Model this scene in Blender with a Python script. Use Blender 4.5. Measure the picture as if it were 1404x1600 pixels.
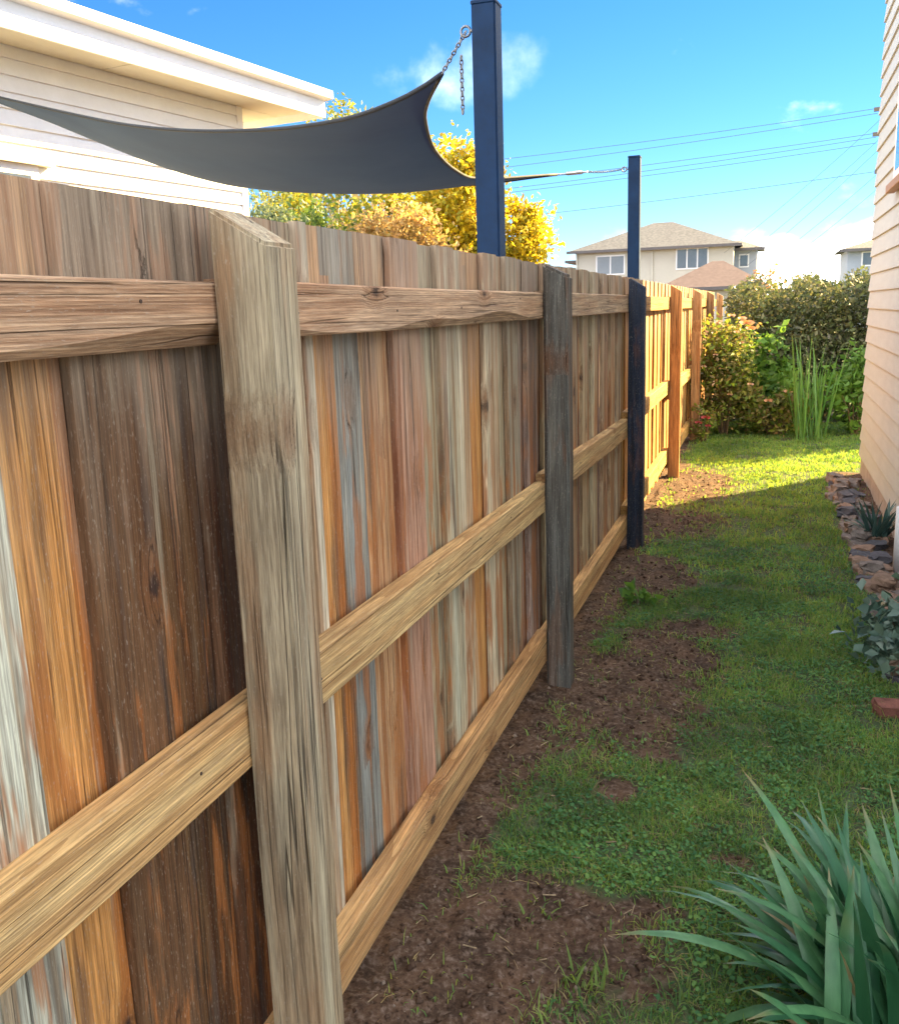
import bpy, bmesh, math, random
import numpy as np
from mathutils import Matrix, Vector

random.seed(7); rng = np.random.default_rng(11)
for o in list(bpy.data.objects): bpy.data.objects.remove(o)
S = bpy.context.scene
COL = S.collection
R = math.radians

# ------------------------------------------------------------------ camera
CAM_H = 1.607
def cam_basis(yaw, pitch, roll):
    F = Vector((-math.sin(yaw)*math.cos(pitch), math.cos(yaw)*math.cos(pitch), -math.sin(pitch)))
    Rt = Vector((math.cos(yaw), math.sin(yaw), 0)); U = Rt.cross(F)
    R2 = math.cos(roll)*Rt + math.sin(roll)*U; U2 = -math.sin(roll)*Rt + math.cos(roll)*U
    return F, R2, U2
cd = bpy.data.cameras.new('camera'); cam = bpy.data.objects.new('camera', cd); COL.objects.link(cam)
F_, R_, U_ = cam_basis(R(18.688), R(11.937), R(-1.851))
M = Matrix.Identity(4)
for i in range(3):
    M[i][0] = R_[i]; M[i][1] = U_[i]; M[i][2] = -F_[i]
M[2][3] = CAM_H
cam.matrix_world = M
cd.sensor_fit = 'HORIZONTAL'; cd.sensor_width = 36; cd.lens = 1477.9/1404*36
cd.clip_start = .05; cd.clip_end = 2000
S.camera = cam

# ------------------------------------------------------------------ sky, sun, exposure
SUN_AZ, SUN_EL = 40.0, 28.0          # azimuth clockwise from +Y (the fence's direction)
w = bpy.data.worlds.new('World'); S.world = w; w.use_nodes = True
nt = w.node_tree; N = nt.nodes; L = nt.links; N.clear()
def wn(t, **k):
    n = N.new(t)
    for a, b in k.items(): setattr(n, a, b)
    return n
def wmath(op, a, b=None, clamp=False):
    n = wn('ShaderNodeMath', operation=op, use_clamp=clamp)
    for i, v in enumerate((a, b)):
        if v is None: continue
        if isinstance(v, (int, float)): n.inputs[i].default_value = v
        else: L.new(v, n.inputs[i])
    return n.outputs[0]
sky = wn('ShaderNodeTexSky', sky_type='NISHITA')
sky.sun_disc = False; sky.sun_elevation = R(SUN_EL); sky.sun_rotation = R(SUN_AZ)
sky.air_density = 1.0; sky.dust_density = .1; sky.ozone_density = 1.6; sky.altitude = 1500
hs = wn('ShaderNodeHueSaturation'); hs.inputs['Saturation'].default_value = 1.2
tn = wn('ShaderNodeMix', data_type='RGBA', blend_type='MULTIPLY'); tn.inputs[0].default_value = 1; tn.inputs[7].default_value = (.42, .505, .62, 1)
L.new(sky.outputs[0], tn.inputs[6]); L.new(tn.outputs[2], hs.inputs['Color'])
tc = wn('ShaderNodeTexCoord'); sx = wn('ShaderNodeSeparateXYZ'); L.new(tc.outputs['Generated'], sx.inputs[0])
X_, Y_, Z_ = sx.outputs
cn = wn('ShaderNodeTexNoise'); cn.inputs['Scale'].default_value = 13; cn.inputs['Detail'].default_value = 7; cn.inputs['Roughness'].default_value = .55
L.new(tc.outputs['Generated'], cn.inputs['Vector'])
def blob(cx, cz, rx, rz, amp, noise, top=.9):
    u = wmath('DIVIDE', wmath('SUBTRACT', X_, cx), rx); v = wmath('DIVIDE', wmath('SUBTRACT', Z_, cz), rz)
    r2 = wmath('ADD', wmath('MULTIPLY', u, u), wmath('MULTIPLY', v, v))
    f = wmath('SUBTRACT', 1.0, r2)
    f = wmath('ADD', f, wmath('MULTIPLY', wmath('SUBTRACT', cn.outputs[0], .5), noise))
    f = wmath('MULTIPLY', f, wmath('GREATER_THAN', Y_, 0.0))
    mr = wn('ShaderNodeMapRange', interpolation_type='SMOOTHSTEP'); L.new(f, mr.inputs[0])
    mr.inputs[1].default_value = 0; mr.inputs[2].default_value = top; mr.inputs[3].default_value = 0; mr.inputs[4].default_value = amp
    return mr.outputs[0]
clouds = [blob(-.325, .224, .058, .030, .20, 7.0, 3.0), blob(-.25, .232, .066, .026, .13, 7.0, 3.0),
          blob(.0, .030, .075, .034, 1.0, 2.0), blob(.10, .036, .085, .040, 1.0, 2.0), blob(-.9, .03, .2, .04, 1.0, 2.5)]
# bright cloud cover added over the unseen sky to lift the light in shade
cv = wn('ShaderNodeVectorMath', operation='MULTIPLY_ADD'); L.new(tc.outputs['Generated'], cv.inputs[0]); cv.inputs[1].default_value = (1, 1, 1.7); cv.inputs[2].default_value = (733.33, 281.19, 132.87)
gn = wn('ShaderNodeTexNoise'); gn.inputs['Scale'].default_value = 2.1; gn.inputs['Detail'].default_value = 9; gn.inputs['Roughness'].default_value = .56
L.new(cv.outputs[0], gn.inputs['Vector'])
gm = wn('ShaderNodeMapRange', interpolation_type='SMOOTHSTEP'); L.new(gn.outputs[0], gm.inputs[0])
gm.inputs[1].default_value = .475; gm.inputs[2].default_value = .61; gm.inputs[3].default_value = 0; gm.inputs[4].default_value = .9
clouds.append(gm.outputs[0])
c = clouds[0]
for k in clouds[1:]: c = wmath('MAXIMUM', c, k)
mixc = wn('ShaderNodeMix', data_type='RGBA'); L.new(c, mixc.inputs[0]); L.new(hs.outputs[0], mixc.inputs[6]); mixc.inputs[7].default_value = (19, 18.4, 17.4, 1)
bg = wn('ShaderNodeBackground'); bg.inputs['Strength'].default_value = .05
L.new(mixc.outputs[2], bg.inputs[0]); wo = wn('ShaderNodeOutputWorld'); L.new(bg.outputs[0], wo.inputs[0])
sd = bpy.data.lights.new('sun', 'SUN'); sd.energy = 5.0; sd.angle = R(.6); sd.color = (1, .70, .29)
sun = bpy.data.objects.new('sun', sd); COL.objects.link(sun)
to_sun = Vector((math.sin(R(SUN_AZ))*math.cos(R(SUN_EL)), math.cos(R(SUN_AZ))*math.cos(R(SUN_EL)), math.sin(R(SUN_EL))))
sun.rotation_euler = to_sun.to_track_quat('Z', 'Y').to_euler()
vs = S.view_settings; vs.view_transform = 'Standard'; vs.look = 'None'; vs.gamma = 1; vs.exposure = 3.0; vs.use_curve_mapping = False

# ------------------------------------------------------------------ helpers
def tag(o, label=None, cat=None, group=None, kind=None):
    if label: o['label'] = label
    if cat: o['category'] = cat
    if group: o['group'] = group
    if kind: o['kind'] = kind
    return o
def empty(name, loc=(0, 0, 0), rz=0):
    o = bpy.data.objects.new(name, None); COL.objects.link(o); o.location = loc; o.rotation_euler[2] = rz
    o.empty_display_size = .1
    return o
def mobj(name, me, mat, parent=None, loc=(0, 0, 0), rot=(0, 0, 0)):
    o = bpy.data.objects.new(name, me); COL.objects.link(o)
    if mat and not me.materials: me.materials.append(mat)
    o.parent = parent; o.location = loc; o.rotation_euler = rot
    return o
def bm_mesh(bm, name, smooth=False):
    me = bpy.data.meshes.new(name); bm.to_mesh(me); bm.free()
    if smooth: me.polygons.foreach_set('use_smooth', [True]*len(me.polygons))
    return me
def pyd(name, v, f, smooth=False):
    me = bpy.data.meshes.new(name); me.from_pydata([tuple(x) for x in v], [], [tuple(x) for x in f]); me.update()
    if smooth: me.polygons.foreach_set('use_smooth', [True]*len(me.polygons))
    return me
def np_mesh(name, v, tris, smooth=False):
    me = bpy.data.meshes.new(name); v = np.asarray(v, np.float32); t = np.asarray(tris, np.int32)
    me.vertices.add(len(v)); me.vertices.foreach_set('co', v.ravel())
    k = t.shape[1]
    me.loops.add(t.size); me.loops.foreach_set('vertex_index', t.ravel())
    me.polygons.add(len(t)); me.polygons.foreach_set('loop_start', np.arange(0, t.size, k, dtype=np.int32))
    me.polygons.foreach_set('loop_total', np.full(len(t), k, np.int32))
    if smooth: me.polygons.foreach_set('use_smooth', np.ones(len(t), bool))
    me.update(calc_edges=True)
    return me
def add_box(bm, x0, x1, y0, y1, z0, z1):
    vs_ = [bm.verts.new(p) for p in ((x0,y0,z0),(x1,y0,z0),(x1,y1,z0),(x0,y1,z0),(x0,y0,z1),(x1,y0,z1),(x1,y1,z1),(x0,y1,z1))]
    for f in ((3,2,1,0),(4,5,6,7),(0,1,5,4),(1,2,6,5),(2,3,7,6),(3,0,4,7)): bm.faces.new([vs_[i] for i in f])
    return vs_
def box_mesh(name, x0, x1, y0, y1, z0, z1, bev=0, seg=1):
    bm = bmesh.new(); add_box(bm, x0, x1, y0, y1, z0, z1)
    if bev: bmesh.ops.bevel(bm, geom=list(bm.edges), offset=bev, segments=seg, affect='EDGES')
    return bm_mesh(bm, name)
def prism(name, pts, axis, a0, a1):
    """closed outline pts (2-D) swept along axis 'x' / 'y' / 'z' from a0 to a1"""
    def p3(p, a): return {'x': (a, p[0], p[1]), 'y': (p[0], a, p[1]), 'z': (p[0], p[1], a)}[axis]
    n = len(pts); v = [p3(p, a0) for p in pts]+[p3(p, a1) for p in pts]
    f = [tuple(range(n)), tuple(range(2*n-1, n-1, -1))]+[(i, i+n, (i+1) % n+n, (i+1) % n) for i in range(n)]
    me = pyd(name, v, f); bm = bmesh.new(); bm.from_mesh(me); bmesh.ops.recalc_face_normals(bm, faces=bm.faces); bm.to_mesh(me); bm.free()
    return me
def tube(bm, pts, rad, seg=6, cap=True):
    pts = [Vector(p) for p in pts]; rings = []
    for i, p in enumerate(pts):
        d = (pts[min(i+1, len(pts)-1)]-pts[max(i-1, 0)]).normalized()
        a = d.orthogonal().normalized() if i == 0 else (rings[-1][1]-d*rings[-1][1].dot(d)).normalized()
        b = d.cross(a); r = rad[i] if isinstance(rad, (list, tuple)) else rad
        rings.append(([bm.verts.new(p+(a*math.cos(2*math.pi*k/seg)+b*math.sin(2*math.pi*k/seg))*r) for k in range(seg)], a))
    for i in range(len(rings)-1):
        A, B = rings[i][0], rings[i+1][0]
        for k in range(seg): bm.faces.new((A[k], A[(k+1) % seg], B[(k+1) % seg], B[k]))
    if cap: bm.faces.new(rings[0][0][::-1]); bm.faces.new(rings[-1][0])
def vnoise(x, y, sc, seed=0):
    """smooth value noise, vectorised"""
    x = np.asarray(x)*sc; y = np.asarray(y)*sc
    xi = np.floor(x).astype(np.int64); yi = np.floor(y).astype(np.int64); fx = x-xi; fy = y-yi
    fx = fx*fx*(3-2*fx); fy = fy*fy*(3-2*fy)
    def hsh(a, b):
        n = (a*374761393+b*668265263+seed*982451653) & 0x7fffffff
        n = ((n ^ (n >> 13))*1274126177) & 0x7fffffff
        return ((n ^ (n >> 16)) & 0xffff)/65535.0
    return (hsh(xi, yi)*(1-fx)+hsh(xi+1, yi)*fx)*(1-fy)+(hsh(xi, yi+1)*(1-fx)+hsh(xi+1, yi+1)*fx)*fy
def fbm(x, y, sc, seed=0, o=4):
    r = 0; a = .5
    for i in range(o): r = r+a*vnoise(x, y, sc*2**i, seed+i*17); a *= .5
    return r/(1-.5**o)

# ------------------------------------------------------------------ materials
class MB:
    def __init__(s, name):
        s.m = bpy.data.materials.new(name); s.m.use_nodes = True; s.t = s.m.node_tree; s.n = s.t.nodes
        s.b = s.n['Principled BSDF']; s.out = s.n['Material Output']
    def new(s, t, **k):
        n = s.n.new(t)
        for a, b in k.items(): setattr(n, a, b)
        return n
    def set(s, sock, v):
        if hasattr(v, 'links') or isinstance(v, bpy.types.NodeSocket): s.t.links.new(v, sock)
        else: sock.default_value = v
    def math(s, op, a, b=0.0, clamp=False):
        n = s.new('ShaderNodeMath', operation=op, use_clamp=clamp); s.set(n.inputs[0], a); s.set(n.inputs[1], b); return n.outputs[0]
    def mix(s, f, a, b, mode='MIX'):
        n = s.new('ShaderNodeMix', data_type='RGBA', blend_type=mode); s.set(n.inputs[0], f)
        s.set(n.inputs[6], a if not isinstance(a, tuple) else (*a[:3], 1)); s.set(n.inputs[7], b if not isinstance(b, tuple) else (*b[:3], 1)); return n.outputs[2]
    def noise(s, vec, sc, det=4, rough=.55, dist=0):
        n = s.new('ShaderNodeTexNoise'); s.set(n.inputs['Vector'], vec) if vec is not None else None
        n.inputs['Scale'].default_value = sc; n.inputs['Detail'].default_value = det; n.inputs['Roughness'].default_value = rough; n.inputs['Distortion'].default_value = dist
        return n.outputs[0]
    def map(s, v, a, b, c=0.0, d=1.0, smooth=False):
        n = s.new('ShaderNodeMapRange', interpolation_type='SMOOTHSTEP' if smooth else 'LINEAR'); s.set(n.inputs[0], v)
        for i, q in enumerate((a, b, c, d)): n.inputs[i+1].default_value = q
        return n.outputs[0]
    def coord(s, kind='Object'): return s.new('ShaderNodeTexCoord').outputs[kind]
    def vmul(s, v, xyz):
        n = s.new('ShaderNodeVectorMath', operation='MULTIPLY'); s.set(n.inputs[0], v); n.inputs[1].default_value = xyz; return n.outputs[0]
    def vadd(s, a, b):
        n = s.new('ShaderNodeVectorMath', operation='ADD'); s.set(n.inputs[0], a); s.set(n.inputs[1], b); return n.outputs[0]
    def bump(s, hgt, st=.3, dist=.002):
        n = s.new('ShaderNodeBump'); n.inputs['Strength'].default_value = st; n.inputs['Distance'].default_value = dist
        s.set(n.inputs['Height'], hgt); s.t.links.new(n.outputs[0], s.b.inputs['Normal'])
    def fin(s, col=None, rough=None, spec=None, metal=None):
        if col is not None: s.set(s.b.inputs['Base Color'], (*col[:3], 1) if isinstance(col, tuple) else col)
        if rough is not None: s.set(s.b.inputs['Roughness'], rough)
        if spec is not None: s.b.inputs['Specular IOR Level'].default_value = spec
        if metal is not None: s.b.inputs['Metallic'].default_value = metal
        return s.m

def wood(name, axis, stain=1.0, crack=0.0, knots=.5, grey=0.0, ringk=.3, heart=.75):
    """sawn, weathered timber; the board's own colour comes from the object colour"""
    m = MB(name); oi = m.new('ShaderNodeObjectInfo')
    cx = m.new('ShaderNodeCombineXYZ')
    for i, k in enumerate((71.0, 37.0, 53.0)): m.set(cx.inputs[i], m.math('MULTIPLY', oi.outputs['Random'], k))
    P0 = m.coord(); P = P0
    if axis == 'y':        # turn so that the length is z
        sp = m.new('ShaderNodeSeparateXYZ'); m.set(sp.inputs[0], P); cb = m.new('ShaderNodeCombineXYZ')
        m.set(cb.inputs[0], sp.outputs[0]); m.set(cb.inputs[1], sp.outputs[2]); m.set(cb.inputs[2], sp.outputs[1]); P = cb.outputs[0]
    P = m.vadd(P, cx.outputs[0])
    # knots push the grain aside
    vo = m.new('ShaderNodeTexVoronoi', feature='F1'); m.set(vo.inputs['Vector'], m.vmul(P, (.001, 7.0, 4.2))); vo.inputs['Scale'].default_value = 1.0
    sc = m.new('ShaderNodeSeparateColor'); m.set(sc.inputs[0], vo.outputs['Color'])
    gate = m.math('GREATER_THAN', sc.outputs[0], 1-knots)
    warp = m.noise(m.vmul(P, (6, 8, .8)), 1.0, 2); sp1 = m.noise(m.vmul(P, (260, 300, 90)), 1.0, 2, .6)
    kd = m.math('ADD', vo.outputs['Distance'], m.math('MULTIPLY', m.math('SUBTRACT', sp1, .5), .10))
    knot = m.math('MULTIPLY', m.map(kd, .07, .15, 1, 0, True), gate)
    halo = m.math('MULTIPLY', m.map(kd, .10, .42, 1, 0, True), gate)
    wv = m.new('ShaderNodeCombineXYZ'); sh = m.math('ADD', m.math('MULTIPLY', warp, .022), m.math('MULTIPLY', halo, .012))
    m.set(wv.inputs[1], sh); m.set(wv.inputs[0], sh); PW = m.vadd(P, wv.outputs[0])
    g1 = m.noise(m.vmul(PW, (80, 110, 3.2)), 1.0, 4, .66)
    g2 = m.noise(m.vmul(PW, (250, 330, 13)), 1.0, 2, .6)
    ring = m.new('ShaderNodeTexWave', wave_type='BANDS', bands_direction='Y', wave_profile='SAW')
    m.set(ring.inputs['Vector'], m.vmul(PW, (26, 52, .6))); ring.inputs['Scale'].default_value = 1.0; ring.inputs['Distortion'].default_value = 1.6; ring.inputs['Detail'].default_value = 1; ring.inputs['Detail Scale'].default_value = 1.3
    st1 = m.noise(m.vmul(PW, (9, 14, 1.7)), 1.0, 4, .64)
    st2 = m.noise(m.vmul(m.vadd(PW, (5.5, 2.5, 9.1)), (11, 17, 1.2)), 1.0, 4, .64)
    base = oi.outputs['Color']
    col = m.mix(m.map(g1, .28, .72), m.mix(1.0, base, (.42, .38, .36), 'MULTIPLY'), m.mix(1.0, base, (1.42, 1.40, 1.34), 'MULTIPLY'))
    col = m.mix(m.math('MULTIPLY', m.map(ring.outputs['Fac'], .35, 1.0), ringk), col, m.mix(1.0, base, (.42, .30, .22), 'MULTIPLY'))
    hw_ = m.noise(m.vmul(PW, (9, 19, .22)), 1.0, 3, .6)
    col = m.mix(m.math('MULTIPLY', m.map(hw_, .50, .58, 0, 1, True), heart), col, m.mix(1.0, col, (.62, .40, .26), 'MULTIPLY'))        # heartwood
    col = m.mix(m.math('MULTIPLY', m.map(hw_, .42, .34, 0, 1, True), heart*.7), col, m.mix(1.0, col, (1.25, 1.45, 1.65), 'MULTIPLY'))   # sapwood edges
    col = m.mix(m.math('MULTIPLY', m.map(st1, .52, .60, 0, 1, True), .75*stain), col, (.42, .15, .04))      # rust-brown preservative bleed
    col = m.mix(m.math('MULTIPLY', m.map(st2, .54, .66, 0, 1, True), .62*stain), col, (.085, .066, .055))      # grey-black weathering
    col = m.mix(m.math('MULTIPLY', m.map(st2, .40, .30, 0, 1, True), .40*stain), col, (.50, .44, .31))         # pale bare streaks
    col = m.mix(m.math('MULTIPLY', halo, .55), col, (.22, .085, .028)); col = m.mix(m.math('MULTIPLY', knot, .9), col, (.030, .018, .016))
    col = m.mix(m.math('MULTIPLY', m.map(g2, .32, .56, 1, 0), .45), col, m.mix(1.0, base, (.25, .21, .19), 'MULTIPLY'))
    col = m.mix(m.math('MULTIPLY', m.map(sp1, .60, .74), .38), col, (.46, .40, .32))                            # saw-torn fibres
    if grey:
        sz = m.new('ShaderNodeSeparateXYZ'); m.set(sz.inputs[0], P0); wz = m.map(m.math('ADD', sz.outputs[2], m.math('MULTIPLY', m.math('SUBTRACT', st1, .5), 1.3)), 1.10, 1.70, 0, grey, True)
        col = m.mix(wz, col, m.mix(m.map(g1, .3, .7), (.26, .21, .155), (.53, .455, .34)))
    h_ = m.math('ADD', m.math('ADD', m.math('MULTIPLY', g1, .6), m.math('MULTIPLY', g2, .4)), m.math('MULTIPLY', sp1, .25))
    if crack:
        cr = m.noise(m.vmul(PW, (34, 40, .45)), 1.0, 1, .5)
        ck = m.map(m.math('ABSOLUTE', m.math('SUBTRACT', cr, .47)), .004, .020, 1, 0)
        ck = m.math('MULTIPLY', ck, m.map(st2, .44, .56))
        col = m.mix(m.math('MULTIPLY', ck, crack), col, (.028, .022, .016)); h_ = m.math('SUBTRACT', h_, m.math('MULTIPLY', ck, 1.6))
    m.bump(h_, .85, .0030)
    return m.fin(col, m.map(g1, .2, .8, .72, .92), .22)
W_PAL = wood('weathered_paling_wood', 'z', 1.0, .5, .22, .55)
W_POST = wood('weathered_post_wood', 'z', .22, .75, .22, 0, .3, .45)
W_RAIL = wood('sawn_rail_wood', 'y', .25, .45, .12, 0, .5, .35)

def simple(name, col, rough=.6, var=.12, sc=8, bmp=.1, spec=.4, metal=0, dist=.002, stretch=(1, 1, 1)):
    m = MB(name); P = m.vmul(m.coord(), stretch); n = m.noise(P, sc, 5); n2 = m.noise(P, sc*9, 3)
    k = m.math('ADD', m.math('MULTIPLY', n, .7), m.math('MULTIPLY', n2, .3))
    c1 = tuple(min(1, x*(1+var)) for x in col); c0 = tuple(x*(1-var*1.4) for x in col)
    if bmp: m.bump(k, bmp, dist)
    return m.fin(m.mix(m.map(k, .3, .7), c0, c1), m.map(n2, .3, .7, rough-.08, min(1, rough+.1)), spec, metal)
def foliage(name, cols, trans=.35, rough=.5, spec=.3, tcol=(1.25, 1.15, .8)):
    m = MB(name); g = m.new('ShaderNodeNewGeometry'); rp = m.new('ShaderNodeValToRGB'); e = rp.color_ramp.elements
    e[0].color = (*cols[0], 1); e[1].color = (*cols[-1], 1); e[1].position = .95; e[0].position = .05
    for i, c_ in enumerate(cols[1:-1]): q = e.new((i+1)/(len(cols)-1)); q.color = (*c_, 1)
    m.t.links.new(g.outputs['Random Per Island'], rp.inputs[0])
    n = m.noise(m.coord(), 1.6, 3); col = m.mix(1.0, rp.outputs[0], m.mix(m.map(n, .35, .65), (.66, .70, .68), (1.32, 1.22, 1.0)), 'MULTIPLY')
    m.fin(col, rough, spec)
    tr = m.new('ShaderNodeBsdfTranslucent'); m.t.links.new(m.mix(1.0, col, tcol, 'MULTIPLY'), tr.inputs[0]); mx = m.new('ShaderNodeMixShader'); mx.inputs[0].default_value = trans
    m.t.links.new(m.b.outputs[0], mx.inputs[1]); m.t.links.new(tr.outputs[0], mx.inputs[2]); m.t.links.new(mx.outputs[0], m.out.inputs['Surface'])
    return m.m
WHITE = simple('white_house_paint', (.80, .81, .82), .55, .05, 3, .05)
CREAM = simple('cream_board_paint', (.42, .445, .43), .6, .07, 2.5, .12, stretch=(1, 1, 6))
SOFF = simple('soffit_sheet', (.62, .61, .52), .7, .06, 2)
CONC = simple('foundation_concrete', (.36, .34, .31), .9, .2, 6, .4, .2, 0, .006)
STEEL = simple('blue_powdercoat_steel', (.005, .029, .085), .55, .22, 12, .05, .2)
GALV = simple('galvanised_chain', (.22, .24, .27), .4, .2, 40, 0, .5, .7)
BARK = simple('bark', (.16, .12, .08), .9, .35, 14, .7, .2, 0, .01)
PBARK = simple('pale_bark', (.55, .50, .38), .85, .25, 10, .5, .2, 0, .01)
STONE = simple('edging_stone', (.27, .25, .24), .9, .4, 16, .8, .2, 0, .01)

# ------------------------------------------------------------------ the ground
FX = -.9145                     # lawn-side plane of the palings
ELL = [(-.60, 2.08, .42, .36), (-.66, 1.75, .5, .25), (-.52, 3.85, .44, .72), (-.33, 4.66, .22, .20), (-.42, 4.35, .3, .3), (-.42, 2.94, .08, .09),
       (-.66, 7.0, .42, .55), (-.58, 8.7, .42, 1.0), (-.25, 2.32, .10, .08), (-.05, 2.62, .07, .05), (-.62, 5.6, .28, .5), (-.35, 3.25, .12, .08)]
def dirt(x, y, k=2.6, b=.35):
    x = np.asarray(x, float); y = np.asarray(y, float)
    d = 1-(x-FX)/(.17+.10*fbm(x*0, y, 1.7, 3))
    for cx, cy, rx, ry in ELL: d = np.maximum(d, 1-np.sqrt(((x-cx)/rx)**2+((y-cy)/ry)**2))
    d = np.maximum(d, np.where(y < 9.6, np.clip((x-.58)/.12, -1, 1), -1))
    d = d+(fbm(x, y, 5.0, 5)-.5)*.75+(fbm(x, y, 22, 9)-.5)*.35
    d = np.where(y > 9.9, d-.45, d)
    g = 1-np.sqrt(((x+.62)/.17)**2+((y-2.60)/.20)**2)      # tuft of lawn reaching towards the fence
    d = np.where(g > 0, d-g*2.2, d)
    return np.clip(d*k+b, 0, 1)
def ground_z(x, y):
    near = np.clip(1-(np.abs(y-6)-8)/4, 0, 1)*np.clip(1-(np.abs(x)-1.2)/1.5, 0, 1)
    D = dirt(x, y)
    z = (fbm(x, y, 2.2, 21)-.5)*.035+(fbm(x, y, 14, 31, 3)-.5)*(.010+.030*D)+(fbm(x, y, 45, 41, 2)-.5)*.016*D
    return (z+.004)*near
def lines(segs):
    r = []
    for a, b, s in segs: r += list(np.arange(a, b, s))
    return np.array(r+[segs[-1][1]])
gx = lines([(-500, -60, 110), (-60, -10, 12), (-10, -2, 1.5), (-2, -1.0, .2), (-1.0, .2, .013), (.2, 1.1, .02), (1.1, 3, .3), (3, 12, 2), (12, 60, 12), (60, 500, 110)])
gy = lines([(-60, -4, 14), (-4, 1, 1), (1, 4.2, .014), (4.2, 8, .03), (8, 14, .08), (14, 20, 1), (20, 60, 8), (60, 900, 140)])
GX, GY = np.meshgrid(gx, gy); GZ = ground_z(GX, GY)
nx, ny = len(gx), len(gy); idx = np.arange(nx*ny).reshape(ny, nx)
quads = np.stack([idx[:-1, :-1], idx[:-1, 1:], idx[1:, 1:], idx[1:, :-1]], -1).reshape(-1, 4)
gme = np_mesh('ground', np.stack([GX, GY, GZ], -1).reshape(-1, 3), quads, True)
at = gme.attributes.new('soil', 'FLOAT', 'POINT'); at.data.foreach_set('value', dirt(GX, GY).astype(np.float32).ravel())
m = MB('lawn_and_soil'); P = m.coord(); sa = m.new('ShaderNodeAttribute', attribute_name='soil').outputs['Fac']
n1 = m.noise(P, 7, 6, .6); n2 = m.noise(P, 60, 5, .65); n3 = m.noise(P, 1.3, 3)
m.sa = sa; soil = m.mix(m.map(n1, .35, .68), (.050, .032, .022), (.125, .074, .046)); soil = m.mix(m.map(n2, .50, .72), soil, (.19, .14, .11)); soil = m.mix(m.map(n2, .46, .30), soil, (.028, .018, .014))
turf = m.mix(m.map(n1, .35, .65), (.058, .095, .045), (.090, .14, .060)); turf = m.mix(m.map(n3, .45, .65, 0, .5), turf, (.07, .08, .03)); turf = m.mix(m.map(n2, .45, .6, 0, .6), turf, (.085, .062, .042)); sa = m.math('ADD', sa, m.math('MULTIPLY', m.math('SUBTRACT', m.noise(P, 26, 5, .65), .5), 1.1))
m.bump(m.math('ADD', n2, m.math('MULTIPLY', m.noise(P, 190, 3), .5)), .9, .006)
ground = mobj('ground', gme, m.fin(m.mix(m.map(sa, .05, .85), turf, soil), .95, .12)); tag(ground, kind='structure', label='lawn strip with bare brown soil along the fence')

# lawn blades, broad clover leaves
def blades(name, n, xr, yr, hgt, wid, mat, dens_pow=1.0, keep=None, flat=.6):
    x = rng.uniform(*xr, n); y = yr[0]+(yr[1]-yr[0])*rng.uniform(0, 1, n)**dens_pow
    D = dirt(x, y, .62, .44); k = rng.uniform(0, 1, n) > np.minimum(D*1.55-.14, .975)
    k &= (x > FX+.06); clump = fbm(x, y, 9, 77); k &= rng.uniform(0, 1, n) < np.clip((clump-.29)*3.0, .08, 1)
    if keep is not None: k &= keep(x, y)
    x, y = x[k], y[k]; n = len(x); z = ground_z(x, y)-.004
    h = hgt*(rng.uniform(.45, 1.25, n))*(0.65+.8*fbm(x, y, 6, 55)); a = rng.uniform(0, 2*math.pi, n); ln = rng.uniform(.1, 1.5, n)*flat; b = a+rng.uniform(-.5, .5, n)
    wv = wid*rng.uniform(.6, 1.3, n); sxv, syv = np.cos(a)*wv/2, np.sin(a)*wv/2; lx, ly = -np.sin(b)*ln*h, np.cos(b)*ln*h
    v = np.zeros((n, 5, 3)); v[:, 0] = np.stack([x-sxv, y-syv, z], -1); v[:, 1] = np.stack([x+sxv, y+syv, z], -1)
    v[:, 2] = np.stack([x-sxv*.8+lx*.4, y-syv*.8+ly*.4, z+h*.62], -1); v[:, 3] = np.stack([x+sxv*.8+lx*.4, y+syv*.8+ly*.4, z+h*.62], -1)
    v[:, 4] = np.stack([x+lx*1.1, y+ly*1.1, z+h*np.clip(1-.25*ln, .5, 1)], -1)
    t = np.array([[0, 1, 3], [0, 3, 2], [2, 3, 4]]); tr = (np.arange(n)[:, None, None]*5+t[None]).reshape(-1, 3)
    return np_mesh(name, v.reshape(-1, 3), tr)
LAWN = foliage('lawn_blade_green', [(.085, .19, .085), (.12, .26, .105), (.18, .31, .10), (.24, .30, .13), (.11, .24, .12)], .50, .7, .06, (2.1, 1.8, .55))
me1 = blades('lawn_near', 190000, (-.86, .75), (1.3, 5.4), .027, .0040, LAWN, 1.0, None, .9)
me2 = blades('lawn_far', 110000, (-.86, 1.5), (5.4, 13.5), .036, .008, LAWN, .9, None, .9)
DRY = foliage('dry_thatch', [(.28, .22, .12), (.36, .30, .17), (.20, .17, .09)], .3, .8, .05)
tag(mobj('dry_thatch', blades('dry_thatch', 60000, (-.86, .75), (1.3, 8.0), .020, .0035, DRY, 1.0, None, 2.2), DRY), 'dry tan thatch lying between the living grass blades', 'thatch', kind='stuff')
me3 = blades('lawn_tall', 9000, (-.86, .75), (1.3, 8.0), .055, .0042, LAWN, 1.0, None, .7)
bm = bmesh.new(); bm.from_mesh(me3); bm.from_mesh(me1); bm.from_mesh(me2); lm = bm_mesh(bm, 'lawn_grass')
tag(mobj('lawn_grass', lm, LAWN), 'short patchy green lawn grass growing down the narrow side yard', 'grass', kind='stuff')
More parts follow.
